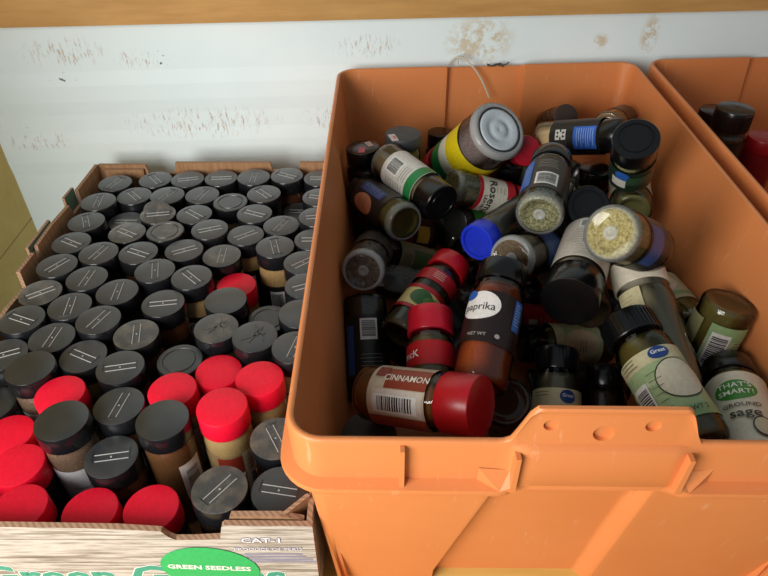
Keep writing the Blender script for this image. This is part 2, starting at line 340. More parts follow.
# ------------------------------------------------------------------ measured places
GRAPE_BOX_JARS = [  # x, y, top of cap, lid style, score angle, body look, dusty, label
(-0.3398,0.7082,0.1121,"flip",1.19,"dark",0,"black flip-lid spice jar, leftmost in back row of the grape box"),
(-0.2918,0.7186,0.1113,"flip",-0.87,"brown",0,"black flip-lid spice jar, second from left in back row of the grape box"),
(-0.2497,0.7160,0.1133,"flip",0.22,"dark",0,"black flip-lid spice jar, third from left in back row of the grape box"),
(-0.2075,0.7180,0.1138,"flip",0.07,"tan",0,"black flip-lid spice jar, fourth from left in back row of the grape box"),
(-0.1655,0.7166,0.1160,"flip",1.54,"dark",0,"black flip-lid spice jar, fifth from left in back row of the grape box"),
(-0.1238,0.7205,0.1161,"flip",-0.47,"brown",0,"tallest flip-lid jar in the back row, brown body showing"),
(-0.0816,0.7173,0.1140,"flip",0.07,"dark",0,"black flip-lid spice jar, rightmost in back row of the grape box"),
(-0.3431,0.6587,0.1157,"flip",1.67,"tan",0,"black flip-lid spice jar, leftmost in second row from the back of the grape box"),
(-0.3071,0.6797,0.1109,"flip",-0.85,"dark",0,"black flip-lid spice jar, second from left in second row from the back"),
(-0.2651,0.6761,0.1138,"flip",1.07,"brown",0,"black flip-lid spice jar, third from left in second row from the back"),
(-0.2232,0.6790,0.1126,"flip",1.27,"dark",0,"black flip-lid spice jar, fourth from left in second row from the back"),
(-0.1852,0.6612,0.1135,"ring",0.00,"tan",0,"black cap with a raised ring, in second row from the back wall"),
(-0.1472,0.6785,0.1147,"flip",-0.82,"dark",0,"black flip-lid spice jar, sixth from left in second row from the back"),
(-0.0764,0.6554,0.1238,"flip",-0.16,"brown",0,"black flip-lid spice jar, rightmost in second row from the back of the grape box"),
(-0.3423,0.6162,0.1150,"flip",-1.14,"dark",0,"black flip-lid spice jar, leftmost in third row from the back of the grape box"),
(-0.3067,0.6375,0.1011,"flip",0.00,"tan",0,"small grey jar sunk low behind the dusty brown flip lid"),
(-0.2649,0.6334,0.1142,"open",0.17,"dark",1,"spice jar with dusty brown cap and its small flap standing open"),
(-0.2227,0.6347,0.1132,"flip",-0.67,"brown",0,"black flip-lid spice jar, fourth from left in third row from the back"),
(-0.1521,0.6355,0.1137,"flip",-0.43,"dark",0,"black flip-lid spice jar, fifth from left in third row from the back"),
(-0.1063,0.6830,0.0861,"flip",0.00,"tan",0,"small dark jar sunk low between the tall jars, right rear of grape box"),
(-0.0765,0.6142,0.1232,"flip",0.16,"dark",0,"black flip-lid spice jar, rightmost in third row from the back of the grape box"),
(-0.3433,0.5740,0.1157,"flip",-0.55,"brown",0,"black flip-lid spice jar, leftmost in fourth row from the back of the grape box"),
(-0.2900,0.5970,0.1130,"flip",-0.53,"dark",1,"black flip-lid spice jar, second from left in fourth row from the back"),
(-0.2460,0.5954,0.1162,"ring",0.00,"tan",1,"black cap with a raised ring, just in front of the open flap"),
(-0.1972,0.6009,0.1151,"flip",0.32,"dark",0,"black flip-lid spice jar, fourth from left in fourth row from the back"),
(-0.1557,0.5935,0.1121,"flip",0.62,"tan",0,"black flip-lid spice jar, fifth from left in fourth row from the back"),
(-0.1177,0.6112,0.1134,"flip",1.07,"dark",0,"black flip-lid spice jar, sixth from left in fourth row from the back"),
(-0.0773,0.5727,0.1208,"flip",0.09,"tan",0,"black flip-lid spice jar, rightmost in fourth row from the back of the grape box"),
(-0.3064,0.5539,0.1165,"flip",1.22,"dark",0,"black flip-lid spice jar, leftmost in fifth row from the back of the grape box"),
(-0.2645,0.5557,0.1154,"flip",-0.44,"brown",0,"black flip-lid spice jar, second from left in fifth row from the back"),
(-0.2176,0.5635,0.1131,"flip",0.47,"dark",0,"black flip-lid spice jar, third from left in fifth row from the back"),
(-0.1756,0.5567,0.1108,"flip",1.60,"tan",1,"flip-lid jar with pale dusty cap, just behind the lone red cap"),
(-0.1170,0.5586,0.1213,"flip",-1.29,"tan",0,"tall flip-lid jar with cream neck showing above its dark label"),
(-0.0842,0.5317,0.1204,"flip",0.69,"brown",0,"black flip-lid spice jar, rightmost in fifth row from the back of the grape box"),
(-0.3423,0.5318,0.1165,"flip",0.99,"dark",0,"black flip-lid spice jar, leftmost in sixth row from the back of the grape box"),
(-0.3040,0.5117,0.1155,"flip",1.49,"tan",0,"black flip-lid spice jar, second from left in sixth row from the back"),
(-0.2375,0.5231,0.1165,"flip",1.82,"dark",0,"black flip-lid spice jar, third from left in sixth row from the back"),
(-0.1967,0.5119,0.1167,"flip",-0.77,"tan",0,"black flip-lid spice jar, fourth from left in sixth row from the back"),
(-0.1549,0.5201,0.0997,"red",0.00,"redjar",0,"lone red-capped jar half hidden behind a worn black cap, mid box"),
(-0.0777,0.4904,0.1228,"flip",0.42,"tan",0,"black flip-lid spice jar, rightmost in sixth row from the back of the grape box"),
(-0.3430,0.4899,0.1143,"flip",0.64,"dark",1,"flip-lid jar with brown dusty smear on its black cap, left box edge"),
(-0.3057,0.4691,0.1148,"flip",1.71,"brown",0,"black flip-lid spice jar, second from left in seventh row from the back"),
(-0.2668,0.4913,0.1144,"flip",1.59,"dark",0,"black flip-lid spice jar, third from left in seventh row from the back"),
(-0.2164,0.4742,0.1141,"flip",0.17,"brown",0,"black flip-lid spice jar, fourth from left in seventh row from the back"),
(-0.1559,0.4782,0.1143,"plain",0.00,"dark",1,"worn flat black cap right in front of the lone red cap"),
(-0.0785,0.4482,0.1240,"plain",0.00,"dark",0,"smooth black cap beside the tub wall, behind the sunken ringed jar"),
(-0.1143,0.4704,0.0967,"ring",0.00,"dark",0,"black ring-topped jar sunk low beside the tub, behind the embossed caps"),
(-0.3427,0.4484,0.1162,"flip",-0.44,"tan",0,"black flip-lid spice jar, leftmost in eighth row from the back of the grape box"),
(-0.3064,0.4265,0.1133,"flip",1.49,"dark",0,"black flip-lid spice jar, second from left in eighth row from the back"),
(-0.2696,0.4470,0.1171,"flip",1.19,"brown",0,"black flip-lid spice jar, third from left in eighth row from the back"),
(-0.2301,0.4311,0.1133,"flip",1.80,"brown",1,"flip-lid jar with yellow-brown dust around the score marks of its cap"),
(-0.1564,0.4364,0.1163,"tri",0.54,"tan",1,"black cap with worn embossed marks, left one of the embossed pair"),
(-0.1173,0.4206,0.1207,"tri",0.76,"dark",0,"black cap with worn embossed marks, right one of the embossed pair"),
(-0.0788,0.4034,0.1240,"flip",1.28,"bluelab",0,"black flip lid beside the tub with cream neck and blue label"),
(-0.3428,0.4069,0.1110,"flip",0.42,"dark",0,"black flip-lid spice jar, leftmost in ninth row from the back of the grape box"),
(-0.2701,0.4046,0.1117,"flip",-0.48,"tan",0,"black flip lid right behind the red cap at the left of the box"),
(-0.2310,0.3883,0.1144,"flip",0.20,"brown",0,"black flip-lid spice jar, third from left in ninth row from the back"),
(-0.1853,0.4064,0.1043,"ring",0.00,"brown",0,"sunken black jar with ringed cap, just behind the cluster of red caps"),
(-0.1463,0.3899,0.1075,"red",0.00,"redjar",0,"red-capped jar, rearmost of the red cluster beside the tub"),
(-0.1057,0.3708,0.1192,"red",0.00,"redjar",0,"red-capped jar standing closest to the orange tub"),
(-0.3422,0.3656,0.0919,"plain",0.00,"dark",0,"black cap cut by the left edge of the photo, behind red caps"),
(-0.3069,0.3841,0.1181,"plain",0.00,"white",0,"smooth black-capped jar with bluish side, at the left box edge"),
(-0.2730,0.3595,0.1130,"red",0.00,"redjar",0,"red-capped jar tucked behind a smooth black cap, left side of box"),
(-0.2199,0.3474,0.1116,"flip",1.35,"tan",0,"scratched black flip lid just left of the barcode jar, slightly behind it"),
(-0.1800,0.3646,0.1116,"red",0.00,"redjar",0,"red-capped jar left of the red cluster, partly behind a smooth black cap"),
(-0.1302,0.3362,0.1240,"red",0.00,"redjar",0,"red-capped jar in front of the red cluster, showing its tan label"),
(-0.3137,0.3348,0.0904,"red",0.00,"dark",0,"red-capped jar cut by left photo edge, rearmost of three there"),
(-0.2538,0.3222,0.1240,"plain",0.00,"white",0,"smooth black-capped jar with a white label, in front of a red cap"),
(-0.1745,0.3228,0.1240,"plain",0.00,"barcode",0,"smooth black-capped jar with a barcode on its brown body"),
(-0.0849,0.3132,0.1130,"flip",-1.06,"brown",1,"dusty black cap pressed against the front left corner of the tub"),
(-0.2891,0.3007,0.0957,"red",0.00,"dark",0,"red-capped jar by left photo edge, middle of three there"),
(-0.2152,0.3051,0.1003,"flip",0.18,"brown",0,"large black flip lid in front, just left of the barcode jar"),
(-0.1203,0.2676,0.1130,"flip",0.91,"dark",1,"black flip lid with brown dust behind the green oval sticker"),
(-0.0772,0.2685,0.1103,"flip",-0.19,"brown",0,"black flip lid in the front right corner of the grape box"),
(-0.2711,0.2627,0.0965,"red",0.00,"dark",0,"red-capped jar with scratched cap, front left corner of the grape box"),
(-0.2200,0.2632,0.0912,"red",0.00,"tan",0,"dull red-capped jar behind the front cardboard wall, middle of three"),
(-0.1738,0.2641,0.0938,"red",0.00,"dark",0,"dull red-capped jar beside the notch in the front cardboard wall"),
]
HEAP = {  # base, cap end, radius, length
"a":((-0.0172,0.6652,0.0928),(-0.0249,0.6681,0.1825),0.0205,0.0900),
"b":((0.0218,0.6800,0.0882),(0.0219,0.6808,0.1932),0.0210,0.1050),
"c":((-0.0158,0.7027,0.0603),(-0.0241,0.7057,0.1448),0.0185,0.0850),
"d":((0.0719,0.7620,0.0651),(0.0713,0.7641,0.1551),0.0160,0.0900),
"e":((0.0019,0.6506,0.1751),(0.0598,0.5630,0.1724),0.0215,0.1050),
"f":((0.0221,0.5492,0.1576),(-0.0270,0.6351,0.1433),0.0210,0.1000),
"g":((0.1269,0.6524,0.2116),(0.0781,0.7264,0.1165),0.0335,0.1300),
"h":((0.0757,0.6327,0.1520),(0.1669,0.6577,0.1137),0.0200,0.1020),
"i":((0.2403,0.7527,0.0762),(0.1456,0.7500,0.1083),0.0205,0.1000),
"j":((0.1421,0.4947,0.2018),(0.1745,0.5977,0.2037),0.0220,0.1080),
"k":((0.1885,0.7059,0.1742),(0.2599,0.6447,0.2083),0.0200,0.1000),
"kb":((0.2129,0.7910,0.1528),(0.2212,0.7322,0.1898),0.0165,0.0700),
"m":((0.2546,0.6859,0.1977),(0.2991,0.7497,0.1789),0.0180,0.0800),
"n":((0.2515,0.5778,0.1958),(0.2309,0.5395,0.2568),0.0210,0.0750),
"o":((0.2553,0.5589,0.1643),(0.2794,0.6508,0.1629),0.0210,0.0950),
"p":((0.2207,0.6096,0.1188),(0.2040,0.5460,0.1802),0.0215,0.0900),
"q":((0.1689,0.3967,0.2511),(0.2285,0.4458,0.2010),0.0220,0.0920),
"r":((0.2027,0.5175,0.1631),(0.1574,0.4120,0.1687),0.0245,0.1150),
"s":((0.2370,0.3468,0.1290),(0.2283,0.4620,0.1682),0.0235,0.1220),
"t":((0.2857,0.4287,0.1219),(0.2853,0.5217,0.1025),0.0185,0.0950),
"u":((0.2895,0.4056,0.1759),(0.2759,0.3926,0.0879),0.0220,0.0900),
"v":((0.2586,0.2607,0.1468),(0.2845,0.3670,0.1349),0.0225,0.1100),
"w":((0.2226,0.2752,0.1525),(0.1963,0.3856,0.1713),0.0225,0.1150),
"x":((0.1482,0.3306,0.0574),(0.1591,0.4173,0.1061),0.0210,0.1000),
"y":((0.1974,0.3408,0.0200),(0.2113,0.4214,0.0775),0.0205,0.1000),
"z":((0.2393,0.4926,0.0386),(0.1428,0.4751,0.0579),0.0210,0.1000),
"aa":((0.2068,0.5407,0.0227),(0.1195,0.5089,0.0596),0.0210,0.1000),
"bb":((0.0745,0.3412,0.1400),(0.1042,0.4398,0.1839),0.0230,0.1120),
"cc":((0.0388,0.3311,0.1121),(0.0407,0.4223,0.1479),0.0205,0.0980),
"dd":((0.0130,0.4256,0.1151),(0.0692,0.5122,0.1340),0.0205,0.1050),
"ee":((-0.0133,0.3373,0.1396),(0.0681,0.2920,0.1760),0.0220,0.1000),
"ff":((-0.0187,0.4760,0.1199),(-0.0133,0.3979,0.0576),0.0210,0.1000),
"gg":((-0.0084,0.3389,0.0185),(-0.0120,0.3127,0.1149),0.0225,0.1000),
"hh":((-0.0200,0.4708,0.1559),(-0.0092,0.5588,0.1218),0.0205,0.0950),
"ii":((0.0449,0.5578,0.0708),(0.0009,0.5252,0.1059),0.0145,0.0650),
"jj":((0.0676,0.6111,0.0515),(-0.0067,0.5783,0.1009),0.0190,0.0950),
"kk":((0.0600,0.6512,0.0704),(-0.0283,0.6201,0.1057),0.0195,0.1000),
"ll":((0.1510,0.5713,0.1618),(0.0872,0.4950,0.1712),0.0180,0.1000),
"mm":((0.1358,0.6817,0.0859),(0.0829,0.6258,0.1080),0.0175,0.0800),
"nn":((0.1147,0.4659,0.1744),(0.1731,0.5361,0.1334),0.0215,0.1000),
"oo":((0.1008,0.3513,0.1135),(0.1235,0.3885,0.0235),0.0215,0.1000),
"xx":((0.1463,0.7510,0.1378),(0.1652,0.6716,0.1757),0.0185,0.0900),
"vv":((0.2474,0.6610,0.0686),(0.2459,0.6621,0.1585),0.0195,0.0900),
}
BURIED = [
((0.1924,0.5665,0.0741),(0.1997,0.6637,0.0841)),
((0.0038,0.5061,0.0427),(0.0763,0.4423,0.0256)),
((0.2647,0.5692,0.1009),(0.2566,0.6440,0.0381)),
((0.1468,0.2889,0.0663),(0.2363,0.2899,0.0266)),
((0.1080,0.4554,0.1087),(0.0384,0.4037,0.0630)),
((0.0490,0.7238,0.0691),(0.1094,0.6505,0.0450)),
((0.1759,0.7393,0.0303),(0.0784,0.7298,0.0284)),
((0.1021,0.3185,0.0318),(0.0145,0.2818,0.0559)),
((0.0858,0.5626,0.0362),(0.1823,0.5796,0.0366)),
((0.2011,0.7533,0.0283),(0.2811,0.6967,0.0280)),
((0.1193,0.5318,0.1165),(0.1803,0.6084,0.1129)),
((0.2179,0.5938,0.0381),(0.2797,0.5181,0.0454)),
((0.2421,0.2924,0.0934),(0.2668,0.3805,0.0582)),
((0.0042,0.6018,0.0268),(0.0248,0.6970,0.0379)),
((0.1194,0.5801,0.0898),(0.1651,0.6627,0.0636)),
((0.2015,0.4653,0.1076),(0.2153,0.5622,0.1028)),
((0.1932,0.6346,0.0263),(0.0988,0.6114,0.0384)),
((0.2133,0.6979,0.0428),(0.2528,0.7249,0.1283)),
((0.0563,0.5289,0.0732),(0.1104,0.4623,0.0258)),
((0.2439,0.4380,0.0397),(0.1462,0.4376,0.0320)),
((0.0177,0.7461,0.0210),(-0.0194,0.7465,0.1117)),
]
# ------------------------------------------------------------------ setting
def wall_y(x): return .822+.0735*x
def struct(o): o['kind'] = 'structure'; return o
b = MB(); prof = [(-.45, 0)]
z = -.06
for zz, d in ((.080, 0), (.098, .0018), (.124, .0018), (.142, 0), (.165, 0), (.183, .0018), (.204, .0018), (.222, 0), (.90, 0)): prof.append((zz, d))
V = []; F = []
xs = [-.513, 1.3]
for x in xs:
    for zz, d in prof: V.append((x, wall_y(x)-d, zz))
    for zz, d in prof: V.append((x, wall_y(x)+.02, zz))
n = len(prof)
for i in range(n-1):
    F.append((i, 2*n+i, 2*n+i+1, i+1)); F.append((n+i, n+i+1, 3*n+i+1, 3*n+i))
F += [(0, n, 3*n, 2*n), (n-1, 3*n-1, 4*n-1, 2*n-1)]
F += [tuple(range(n))+tuple(range(2*n-1, n-1, -1)), tuple(range(2*n, 3*n))+tuple(range(4*n-1, 3*n-1, -1))]
b.add(V, F, mat_wall()); struct(b.obj('wall_back', None, True))
b = MB(); b.box((-.513-.01, .53, .2), (.01, .2545, .65), mat_ochre()); struct(b.obj('wall_left'))
b = MB()
M_SHELF = mat_wood('pale_pine', '#c6a24e', '#d6b468', (1, 14, 14))
b.box((.44, .32, -.012), (.84, .47, .012), M_SHELF); struct(b.obj('floor'))
b = MB(); R = Matrix.Rotation(math.atan(.0735), 3, 'Z')
b.box((.39, wall_y(.39)-.0105, .283+.045), (.905, .009, .045), mat_wood('pine_rail', '#b08248', '#c89a5c', (1.2, 12, 12)), R); struct(b.obj('trim_1'))

# ------------------------------------------------------------------ orange tubs
def sst(a, b_, x):
    t = max(0, min(1, (x-a)/(b_-a))); return t*t*(3-2*t)
X0, X1, Y0, Y1 = -.054, .319, .2310, .794
def outline():
    P = []; rc = .018
    def seg(ax, ay, bx, by, nx, ny, tag):
        n = int(math.hypot(bx-ax, by-ay)/.004); ts = [i/n for i in range(n)]
        if tag == 'front':
            for q in (.0735, .0755, .1625, .1650, .1675, .1700, .1725): ts.append((q-ax)/(bx-ax))
            ts.sort()
        for t_ in ts: P.append((ax+(bx-ax)*t_, ay+(by-ay)*t_, nx, ny, tag))
    def arc(cx, cy, a0):
        for i in range(8):
            a = a0+PI/2*i/8; P.append((cx+rc*math.cos(a), cy+rc*math.sin(a), math.cos(a), math.sin(a), 'corner'))
    seg(X0+rc, Y0, X1-rc, Y0, 0, -1, 'front'); arc(X1-rc, Y0+rc, -PI/2)
    seg(X1, Y0+rc, X1, Y1-rc, 1, 0, 'side'); arc(X1-rc, Y1-rc, 0)
    seg(X1-rc, Y1, X0+rc, Y1, 0, 1, 'back'); arc(X0+rc, Y1-rc, PI/2)
    seg(X0, Y1-rc, X0, Y0+rc, -1, 0, 'side'); arc(X0+rc, Y0+rc, PI)
    return P
def tub_mesh():
    P = outline(); b = MB(); rings = []
    T = .224
    def ring(fn): rings.append(fn)
    def masks(p):
        x, y, nx, ny, tag = p
        hm = sst(.070, .084, x)*(1-sst(.166, .182, x)) if tag == 'front' else 0
        bm_ = sst(.080, .0835, x)*(1-sst(.1765, .180, x)) if tag == 'back' else 0
        st = sst(.615, .621, y) if tag == 'side' else (1 if tag == 'back' or (tag == 'corner' and y > .5) else 0)
        return hm, bm_, st
    def rec(p, z):                      # recessed centre panel of the lower front
        if p[4] != 'front': return 0
        return sst(.0733, .0757, p[0])*(1-sst(.1620, .1730, p[0]))
    taper = lambda z, k: -k*(T-z)
    def kk(p): return .10+.03*p[3]**2
    # outer wall up, flange, band, rim, inner wall down
    ring(lambda p, m: (0, .0036+taper(0, kk(p))-.010*rec(p, 0)))
    ring(lambda p, m: (.09, .0036+taper(.09, kk(p))-.010*rec(p, .09)))
    ring(lambda p, m: (.179, .0036+taper(.179, kk(p))-.007*rec(p, .18)))
    ring(lambda p, m: (.1800+.0015*m[0], .0105-.004*m[0]))
    ring(lambda p, m: (.1830, .0120-.0045*m[0]))
    ring(lambda p, m: (.1865, .0115-.0045*m[0]))
    ring(lambda p, m: (.1885, .0040+.0045*m[0]))
    ring(lambda p, m: (.2195, .0048+.0035*m[0]))
    ring(lambda p, m: (.2213, .0046+.0028*m[0]))
    ring(lambda p, m: (.2218+.0015*m[0], .0045-.0005*m[0]))
    ring(lambda p, m: (.2222+.0235*m[0], .0044-.0014*m[0]))
    ring(lambda p, m: (.2227+.0260*m[0], .0043-.0010*m[0]))
    ring(lambda p, m: (.2236+.0280*m[0], .0040+.0004*m[0]))
    ring(lambda p, m: (.2243+.0288*m[0], .0030+.0004*m[0]))
    ring(lambda p, m: (.2243+.0290*m[0], .0012))
    ring(lambda p, m: (.2235+.0265*m[0], .0001))
    ring(lambda p, m: (.2205+.0240*m[0], 0))
    ring(lambda p, m: (.19, taper(.19, kk(p))))
    ring(lambda p, m: (.09, taper(.09, kk(p))-.010*rec(p, .09)))
    ring(lambda p, m: (.006, taper(.006, kk(p))-.010*rec(p, 0)))
    n = len(P); V = []; F = []
    for fi, fn in enumerate(rings):
        for p in P:
            m = masks(p); z, o = fn(p, m)
            o += .010*m[1]*(1 if z > .05 else .3) + .004*(m[2]-1)*(1 if p[4] == 'side' or p[4] == 'corner' else 0)*sst(.21, .19, z) if fi >= 17 else .010*m[1]*(1 if z > .05 else .3)
            z -= .003*m[1]*(1 if z > .2 else 0)
            z -= .002*m[1]*(1 if z > .2 else 0)
            x, y = p[0]+p[2]*o, p[1]+p[3]*o
            if p[4] == 'front' and z < .1795:
                g = (.18-z)
                x += -.22*g*max(0, 1-abs(x-.0745)/.035) - .03*g*max(0, 1-abs(x-.1675)/.035)
            fr = (y-Y0)/(Y1-Y0)
            y += fr*.0735*(x-X0) - (1-fr)*.012*(x-X0)
            V.append((x, y, z))
    for j in range(len(rings)-1):
        for i in range(n):
            k = (i+1) % n; F.append((j*n+i, j*n+k, (j+1)*n+k, (j+1)*n+i))
    F.append(tuple(range(n-1, -1, -1))); F.append(tuple((len(rings)-1)*n+i for i in range(n)))
    b.add(V, F, M_TUB, True)
    return b
def front_y(x): return Y0-.012*(x-X0)
def cut_holes(o):
    cutters = []
    for x, z_, r in ((.093, .2390, .0044), (.1235, .2325, .0062), (.1495, .2390, .0044)):
        c = MB(); c.lathe([(r, -.011), (r, .011)], M_TUB, 28); me = c.mesh('c'); k = link(me, 'c')
        k.matrix_world = Matrix.Translation((x, front_y(x)-.0122, z_)) @ Matrix.Rotation(PI/2, 4, 'X')
        md = o.modifiers.new('h', 'BOOLEAN'); md.object = k; md.operation = 'DIFFERENCE'; md.solver = 'EXACT'; cutters.append(k)
    bpy.context.view_layer.update()
    dg = bpy.context.evaluated_depsgraph_get(); me = bpy.data.meshes.new_from_object(o.evaluated_get(dg))
    o.modifiers.clear(); o.data = me
    for k in cutters: bpy.data.objects.remove(k)
tub = thing('plastic_tub', 'terracotta orange plastic tub heaped with jumbled spice jars', 'tub', None, 'orange plastic tubs')
shell = tub_mesh().obj('tub_shell', tub, True); cut_holes(shell); sharp(shell.data, 40)
def rib_obj(x, z0, z1, proud, w=.0016):
    b = MB(); y = front_y(x)-.004
    b.prism([(-w, z0), (w, z0), (w*.8, z1), (-w*.8, z1)], proud, M_TUB)
    o = b.obj('rib', tub); o.location = (x, y-proud+.0005, 0); return o
rib_obj(.0105, .1865, .2215, .0062)
rib_obj(.0765, .1865, .2190, .0088, .0018); rib_obj(.1745, .1865, .2190, .0088, .0018)
for sx, x in ((-1, .075), (1, .176)):
    b = MB(); b.add([(0, 0, .1866), (sx*.019, 0, .1866), (0, -.0075, .1866), (sx*.019, -.0005, .2005), (0, -.0005, .1985), (0, -.0075, .190), (sx*.006, -.0075, .1866)], [(0, 1, 6, 2), (0, 4, 3, 1), (4, 5, 6, 3), (1, 3, 6), (0, 2, 5, 4), (2, 6, 5)], M_TUB)
    o = b.obj('gusset', tub, True); o.location = (x, front_y(x)-.0042, 0)
tub2 = thing('plastic_tub', 'second orange plastic tub at right edge of photo, with dark jars inside', 'tub', Matrix.Translation((.3995, .0335, 0)), 'orange plastic tubs')
for ch in list(tub.children):
    c = ch.copy(); COL.objects.link(c); c.parent = tub2

# twine caught on the back rim
def curve_obj(name, pts, r, mat, parent=None):
    cu = bpy.data.curves.new(name, 'CURVE'); cu.dimensions = '3D'; cu.bevel_depth = r; cu.bevel_resolution = 2; cu.resolution_u = 6
    for st in pts:
        sp = cu.splines.new('NURBS'); sp.points.add(len(st)-1); sp.use_endpoint_u = True; sp.order_u = 3
        for q, p in zip(sp.points, st): q.co = tuple(p)+(1,)
    o = bpy.data.objects.new(name, cu); COL.objects.link(o); cu.materials.append(mat)
    bpy.context.view_layer.update(); me = bpy.data.meshes.new_from_object(o.evaluated_get(bpy.context.evaluated_depsgraph_get()))
    bpy.data.objects.remove(o); return link(me, name, parent)
tag(curve_obj('plastic_tie', [[(.0825, .818, .2215), (.088, .819, .229), (.096, .818, .2325), (.104, .812, .231), (.116, .806, .221), (.128, .800, .204), (.136, .796, .187)], [(.096, .818, .2325), (.0935, .8165, .227), (.0955, .813, .222)]], .0011, plain('pale_plastic_cord', '#c9beaa', .45)), 'pale plastic tie looped over the back rim of the orange tub', 'tie')
tag(curve_obj('wire_twist', [[(.133+.0055*i, .8195+.0022*math.sin(i*2.4), .2200+.0024*math.cos(i*2.4)+.0006*i) for i in range(6)], [(.134+.005*i, .8195+.0022*math.sin(i*2.1+2), .2210+.0022*math.cos(i*2.1+2)) for i in range(5)]], .0009, plain('dark_wire', '#4a4036', .6)), 'dark twisted wire lying on the back rim of the orange tub', 'wire')

# ------------------------------------------------------------------ grape box
gb = thing('cardboard_box', 'cardboard grape box with wood-plank print, packed with upright capped spice jars', 'box')
XL, XR, YF, YB = -.372, -.0495, .236, .744
TH = .0042
b = MB()
fp = [(XL, 0), (XR, 0), (XR, .1165), (-.1105, .1175), (-.1125, .1150), (-.1155, .1005), (-.135, .0985), (-.1475, .0985), (-.1515, .1020), (-.1555, .1095), (-.185, .1130), (-.22, .1142), (-.26, .1155), (-.33, .1165), (XL, .1165)]
b.prism(fp, TH, M_PRINT, M_FLUTE, M_KRAFT); front = b.obj('front_panel', gb); front.location = (0, YF, 0)
b = MB(); b.prism([(-.1085, .01), (-.056, .01), (-.056, .114), (-.0715, .1195), (-.1065, .1195), (-.1085, .114)], TH, M_KRAFT, M_FLUTE); o = b.obj('inner_flap', gb); o.location = (0, YF+.0058, 0)
b = MB(); b.prism([(0, .02), (.022, .02), (.022, .121), (0, .1195)], .003, M_KRAFT, M_FLUTE); o = b.obj('corner_flap', gb); o.matrix_world = Matrix.Translation((-.0690, YF+.0065, 0)) @ Matrix.Rotation(math.radians(42), 4, 'Z')
def side(name, x, prof, depth):
    b = MB(); poly = [(YF+TH, 0), (YB, 0)] + prof
    b.prism(poly, depth, M_PRINT if x < -.2 else M_KRAFT, M_FLUTE, M_KRAFT if x < -.2 else M_PRINT, 'x')
    o = b.obj(name, gb); o.location = (x, 0, 0); return o
side('left_panel', XL-TH, [(YB, .119), (.736, .119), (.676, .121), (.675, .103), (.649, .103), (.646, .118), (.606, .121), (.603, .122), (.559, .122), (.556, .103), (.553, .103), (.550, .1195), (.515, .121), (.514, .101), (.478, .105), (.45, .105), (.445, .118), (YF+TH, .118)], TH)
M_GRN = plain('green_print', '#55705a', .6)
for y0, y1 in ((.548, .606), (.648, .677)):
    b = MB(); b.prism([(y0, .07), (y1, .07), (y1, .124), (y0+.002, .1255)], .003, M_PRINT, M_FLUTE, M_GRN, 'x'); o = b.obj('outer_flap', gb); o.location = (XL-TH-.0040, 0, 0)
side('right_panel', XR-TH-.0002, [(YB, .118), (YF+TH, .1165)], TH-.0004)
b = MB(); b.prism([(XL, 0), (XR, 0), (XR, .1215), (-.109, .1215), (-.110, .110), (-.146, .110), (-.148, .121), (-.271, .121), (-.274, .106), (-.308, .104), (-.311, .118), (XL, .118)], TH, M_KRAFT, M_FLUTE); o = b.obj('back_panel', gb); o.location = (0, YB, 0)
b = MB(); b.prism([(-.363, .06), (-.315, .06), (-.313, .1135), (-.363, .1135)], .003, M_KRAFT, M_FLUTE); o = b.obj('inner_flap', gb); o.location = (0, YB-.0048, 0)
b = MB(); b.box(((XL+XR)/2, (YF+YB)/2+.001, .003), ((XR-XL)/2-.001, (YB-YF)/2-.005, .002), M_KRAFT); b.obj('bottom_panel', gb)
def flat_text(name, st, x, z, size, mat, lift, bold=.02, rot=0, parent=None, stretch=1.0):
    Vt, Ft = text_geo(st, bold); b = MB(); c, s = math.cos(rot), math.sin(rot)
    b.add([(x+size*stretch*(u*c)-size*w*s, -lift, z+size*stretch*u*s+size*w*c) for u, w in Vt], Ft, mat); return b.obj(name, front)
flat_text('lettering_outline', 'Green Grapes', -.190, .0475, .040, ink('#f2f1ec'), .0002, .05, 0, gb, 1.0)
flat_text('lettering', 'Green Grapes', -.190, .0475, .040, ink('#2f9a83'), .0004, .03, 0, gb, 1.0)
b = MB(); b.add([(-.1295+.0362*math.cos(2*PI*i/48), -.0007, .0585+.0305*math.sin(2*PI*i/48)-.003*math.cos(2*PI*i/48)) for i in range(48)], [tuple(range(48))], ink('#16b263')); b.obj('oval_sticker', front)
flat_text('sticker_lettering', 'GREEN SEEDLESS', -.1300, .0605, .0082, ink('#f4f4f0'), .0009, .03, math.radians(-4), gb, 1.0)
M_TXT = ink('#f1f0f4')
flat_text('small_print', 'CAT-1', -.0865, .0985, .0085, ink('#6a6690'), .00025, .06, 0, gb, 1.25); flat_text('small_print', 'CAT-1', -.0865, .0985, .0085, M_TXT, .0004, .015, 0, gb, 1.25)
flat_text('small_print', 'PRODUCE OF PERU', -.0835, .0865, .0056, ink('#6a6690'), .00025, .05); flat_text('small_print', 'PRODUCE OF PERU', -.0835, .0865, .0056, M_TXT, .0004, .0)
for zz, x_, w in ((.079, -.0805, .021), (.0755, -.079, .022), (.0715, -.0765, .024), (.0685, -.074, .024)):
    b = MB(); b.box((x_, -.0003, zz), (w, .0001, .0008), ink('#8e8ba6')); b.obj('small_print', front)

